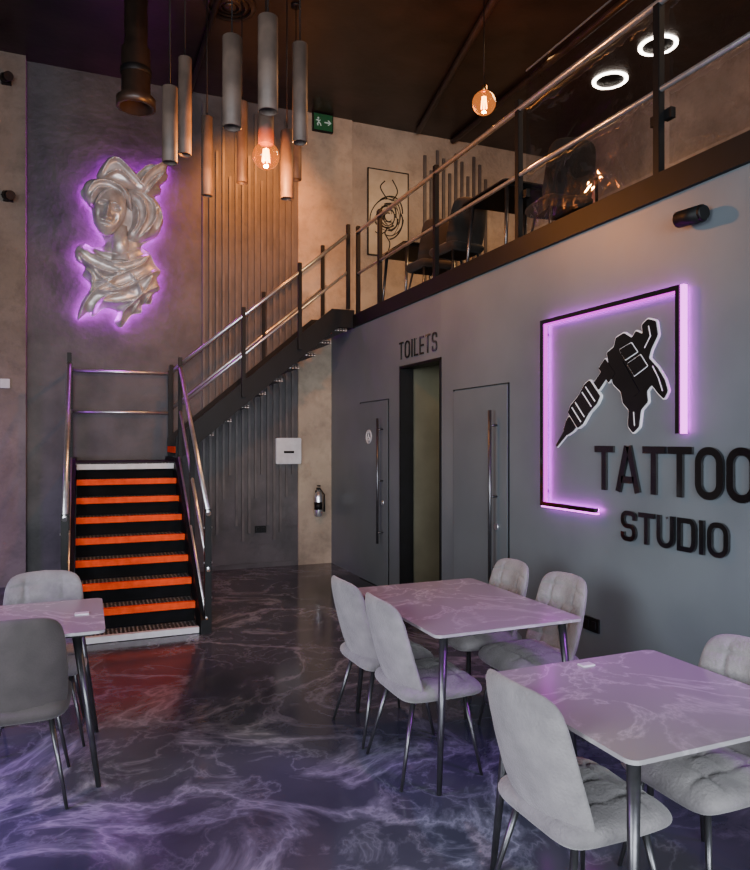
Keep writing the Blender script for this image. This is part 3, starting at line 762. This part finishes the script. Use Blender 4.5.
(a,b),(c_,d_)=rb(312,332,117,131,WY-.03)
w=(c_-a)/2; h=d_-b
e=empty('exit_sign',((a+c_)/2,WY-.03,b),'green emergency exit sign with running figure and arrow','sign')
bm=bmesh.new(); addbox(bm,-w,w,-.05,0,0,h); mesh('housing',bm,'black',e)
bm=bmesh.new(); addbox(bm,-w+.012,w-.012,-.054,-.049,.012,h-.012); mesh('sign_face',bm,'green',e)
fy=lambda u,v,d:(u,-d,v)
bm=bmesh.new(); K=.82
def ks(p): return [(u*K,h/2+(v-.1)*K) for u,v in p]
for p,t in(([(.02,.1),(.12,.1)],.009),([(.08,.14),(.125,.1),(.08,.06)],.008),([(-.10,.13),(-.075,.09),(-.10,.065),(-.09,.035)],.009),([(-.078,.09),(-.05,.07),(-.04,.035)],.008),([(-.125,.115),(-.098,.13),(-.065,.115),(-.05,.13)],.006)):
    strip(bm,ks(p),t*K,False,fy,.053,.057)
q=ks([(-.085,.158)])[0]; addcyl(bm,(q[0],-.053,q[1]),(q[0],-.057,q[1]),.012,.012,14)
mesh('pictogram',bm,'signw',e)
e=empty('framed_artwork',(3.9,WY,4.2),'tall thin-framed line drawing of swirling petals on concrete wall','picture')
bm=bmesh.new(); 
for q in((-.31,-.297,0,1.2),(.297,.31,0,1.2),(-.31,.31,0,.013),(-.31,.31,1.187,1.2)): addbox(bm,q[0],q[1],-.03,0,q[2],q[3])
mesh('frame',bm,'black',e)
bm=bmesh.new(); addbox(bm,-.297,.297,-.02,0,.013,1.187); mesh('canvas',bm,'screen',e)
bm=bmesh.new(); random.seed(9)
for k in range(26):                       # dense loose swirls, hair-like
    ph=k*.55; r=.05+.006*k; cx=.03*math.sin(k*1.7); cz=.55+.05*math.cos(k*1.1)
    p=[(cx+r*math.cos(ph+i*.17)*(1+.02*i),cz+1.5*r*math.sin(ph+i*.17)*(1-.015*i)) for i in range(14)]
    p=[(max(-.28,min(.28,u)),v) for u,v in p]
    strip(bm,p,.004+.003*(k%3),False,fy,.02,.0235)
for p in([(.0,.42),(-.05,.32),(.02,.2),(0,.08)],[(-.03,.36),(-.12,.30),(-.2,.33)],[(.05,.78),(.14,.92),(.06,1.08)],[(-.02,.8),(-.12,.95),(-.05,1.05)]):
    strip(bm,smooth(p,6,False),.008,False,fy,.02,.0235)
mesh('drawing',bm,'black',e)
c=ray(582,202,10.1)
e=empty('framed_picture',(6.66,c.y,c.z-.15),'small framed pink and red print on wall','picture')
M['redprint']=nmat('red_print',(.5,.08,.06),(.45,.35,.3),.5,scale=9,ramp=(.45,.55))
bm=bmesh.new(); addbox(bm,-.03,0,-.3,.3,0,.4); mesh('frame',bm,'black',e)
bm=bmesh.new(); addbox(bm,-.034,-.029,-.27,.27,.03,.37); mesh('print',bm,'redprint',e)
for px,py,nm,lab in((8,197,'security_camera','small black dome security camera on concrete wall'),(6,80,'left_spotlight','small black spotlight high on concrete wall')):  # security camera, and above it a small spotlight housing that gives no light
    (a,b),(c_,d_)=rb(px-6,px+7,py-7,py+7,WY-.12)
    e=empty(nm,((a+c_)/2,WY-.12,b),lab,nm.split('_')[1])
    bm=bmesh.new(); addbox(bm,-.05,.05,-.05,0,.03,.14); mesh('bracket',bm,'black',e)
    bm=bmesh.new(); addcyl(bm,(-.02,-.05,.09),(.04,-.2,.05),.05,.05,20); mesh('housing',bm,'black',e)
(a,b),(c_,d_)=rb(0,10,379,388,WY-.12)
o=box('thermostat',a,c_,WY-.145,WY-.12,b,d_,'white',bev=.005); tag(o,'small white thermostat on bare concrete wall','thermostat')

# ---------------- lights ----------------
def area(name,loc,target,sx,sy,e,col,spread=180):
    l=bpy.data.lights.new(name,'AREA'); l.shape='RECTANGLE'; l.size=sx; l.size_y=sy; l.energy=e; l.color=col; l.spread=math.radians(spread)
    o=bpy.data.objects.new(name,l); o.location=loc; o.rotation_euler=(Vector(target)-Vector(loc)).to_track_quat('-Z','Y').to_euler(); COL.objects.link(o); return o
area('window_daylight',(-.5,-3.8,2.0),(1.4,4.5,.8),5.5,2.6,450,(.88,.94,1),130)
area('daylight_side',(-4.0,1.5,2.2),(2.5,3.5,.8),4,2.6,240,(.90,.95,1),120)  # soft cool area light from the left, in front of the closed wall
area('purple_floor_wash',(-2.6,3.4,2.4),(-1.0,3.1,0),1.2,1.2,38,(.55,.05,1),75)
area('purple_wall_wash',(-2.8,7.2,1.4),(-1.0,8.6,.5),.6,.6,16,(.5,.05,1),120)
area('purple_table_wash',(2.85,.9,2.7),(2.1,2.6,.75),.5,1.0,9,(.60,.05,1),60)
area('mezzanine_lamp',(4.9,6.2,5.9),(4.6,6.8,3.2),1.2,1.2,85,(1,.56,.22),150)
area('mezzanine_lamp_near',(5.2,2.8,5.9),(5.2,3.2,3.2),1.2,1.2,55,(1,.62,.36),130)
area('corridor_lamp',(4.0,6.2,2.45),(4.0,6.2,0),.3,.3,5,(1,.9,.62))
def spot(loc,tgt,e,col,ang=60):
    l=bpy.data.lights.new('added_warm_spot','SPOT'); l.energy=e; l.color=col; l.spot_size=math.radians(ang); l.spot_blend=1; l.shadow_soft_size=.08
    o=bpy.data.objects.new('added_warm_spot',l); o.location=loc; o.rotation_euler=(Vector(tgt)-Vector(loc)).to_track_quat('-Z','Y').to_euler(); COL.objects.link(o)
spot((2.0,7.5,5.9),(2.0,8.95,4.4),650,(1,.31,.055),74)  # added spot without a fixture, strengthens the orange glow on the slats
w=bpy.data.worlds.new('World'); SC.world=w; w.use_nodes=True
w.node_tree.nodes['Background'].inputs[0].default_value=(.58,.66,.78,1); w.node_tree.nodes['Background'].inputs[1].default_value=.22
cd=bpy.data.cameras.new('Camera'); cd.sensor_fit='HORIZONTAL'; cd.sensor_width=36; cd.lens=36*F/750; cd.shift_y=5/750; cd.clip_start=.05
co=bpy.data.objects.new('Camera',cd); co.location=(0,0,H); co.rotation_euler=(math.pi/2,0,-TH); COL.objects.link(co); SC.camera=co
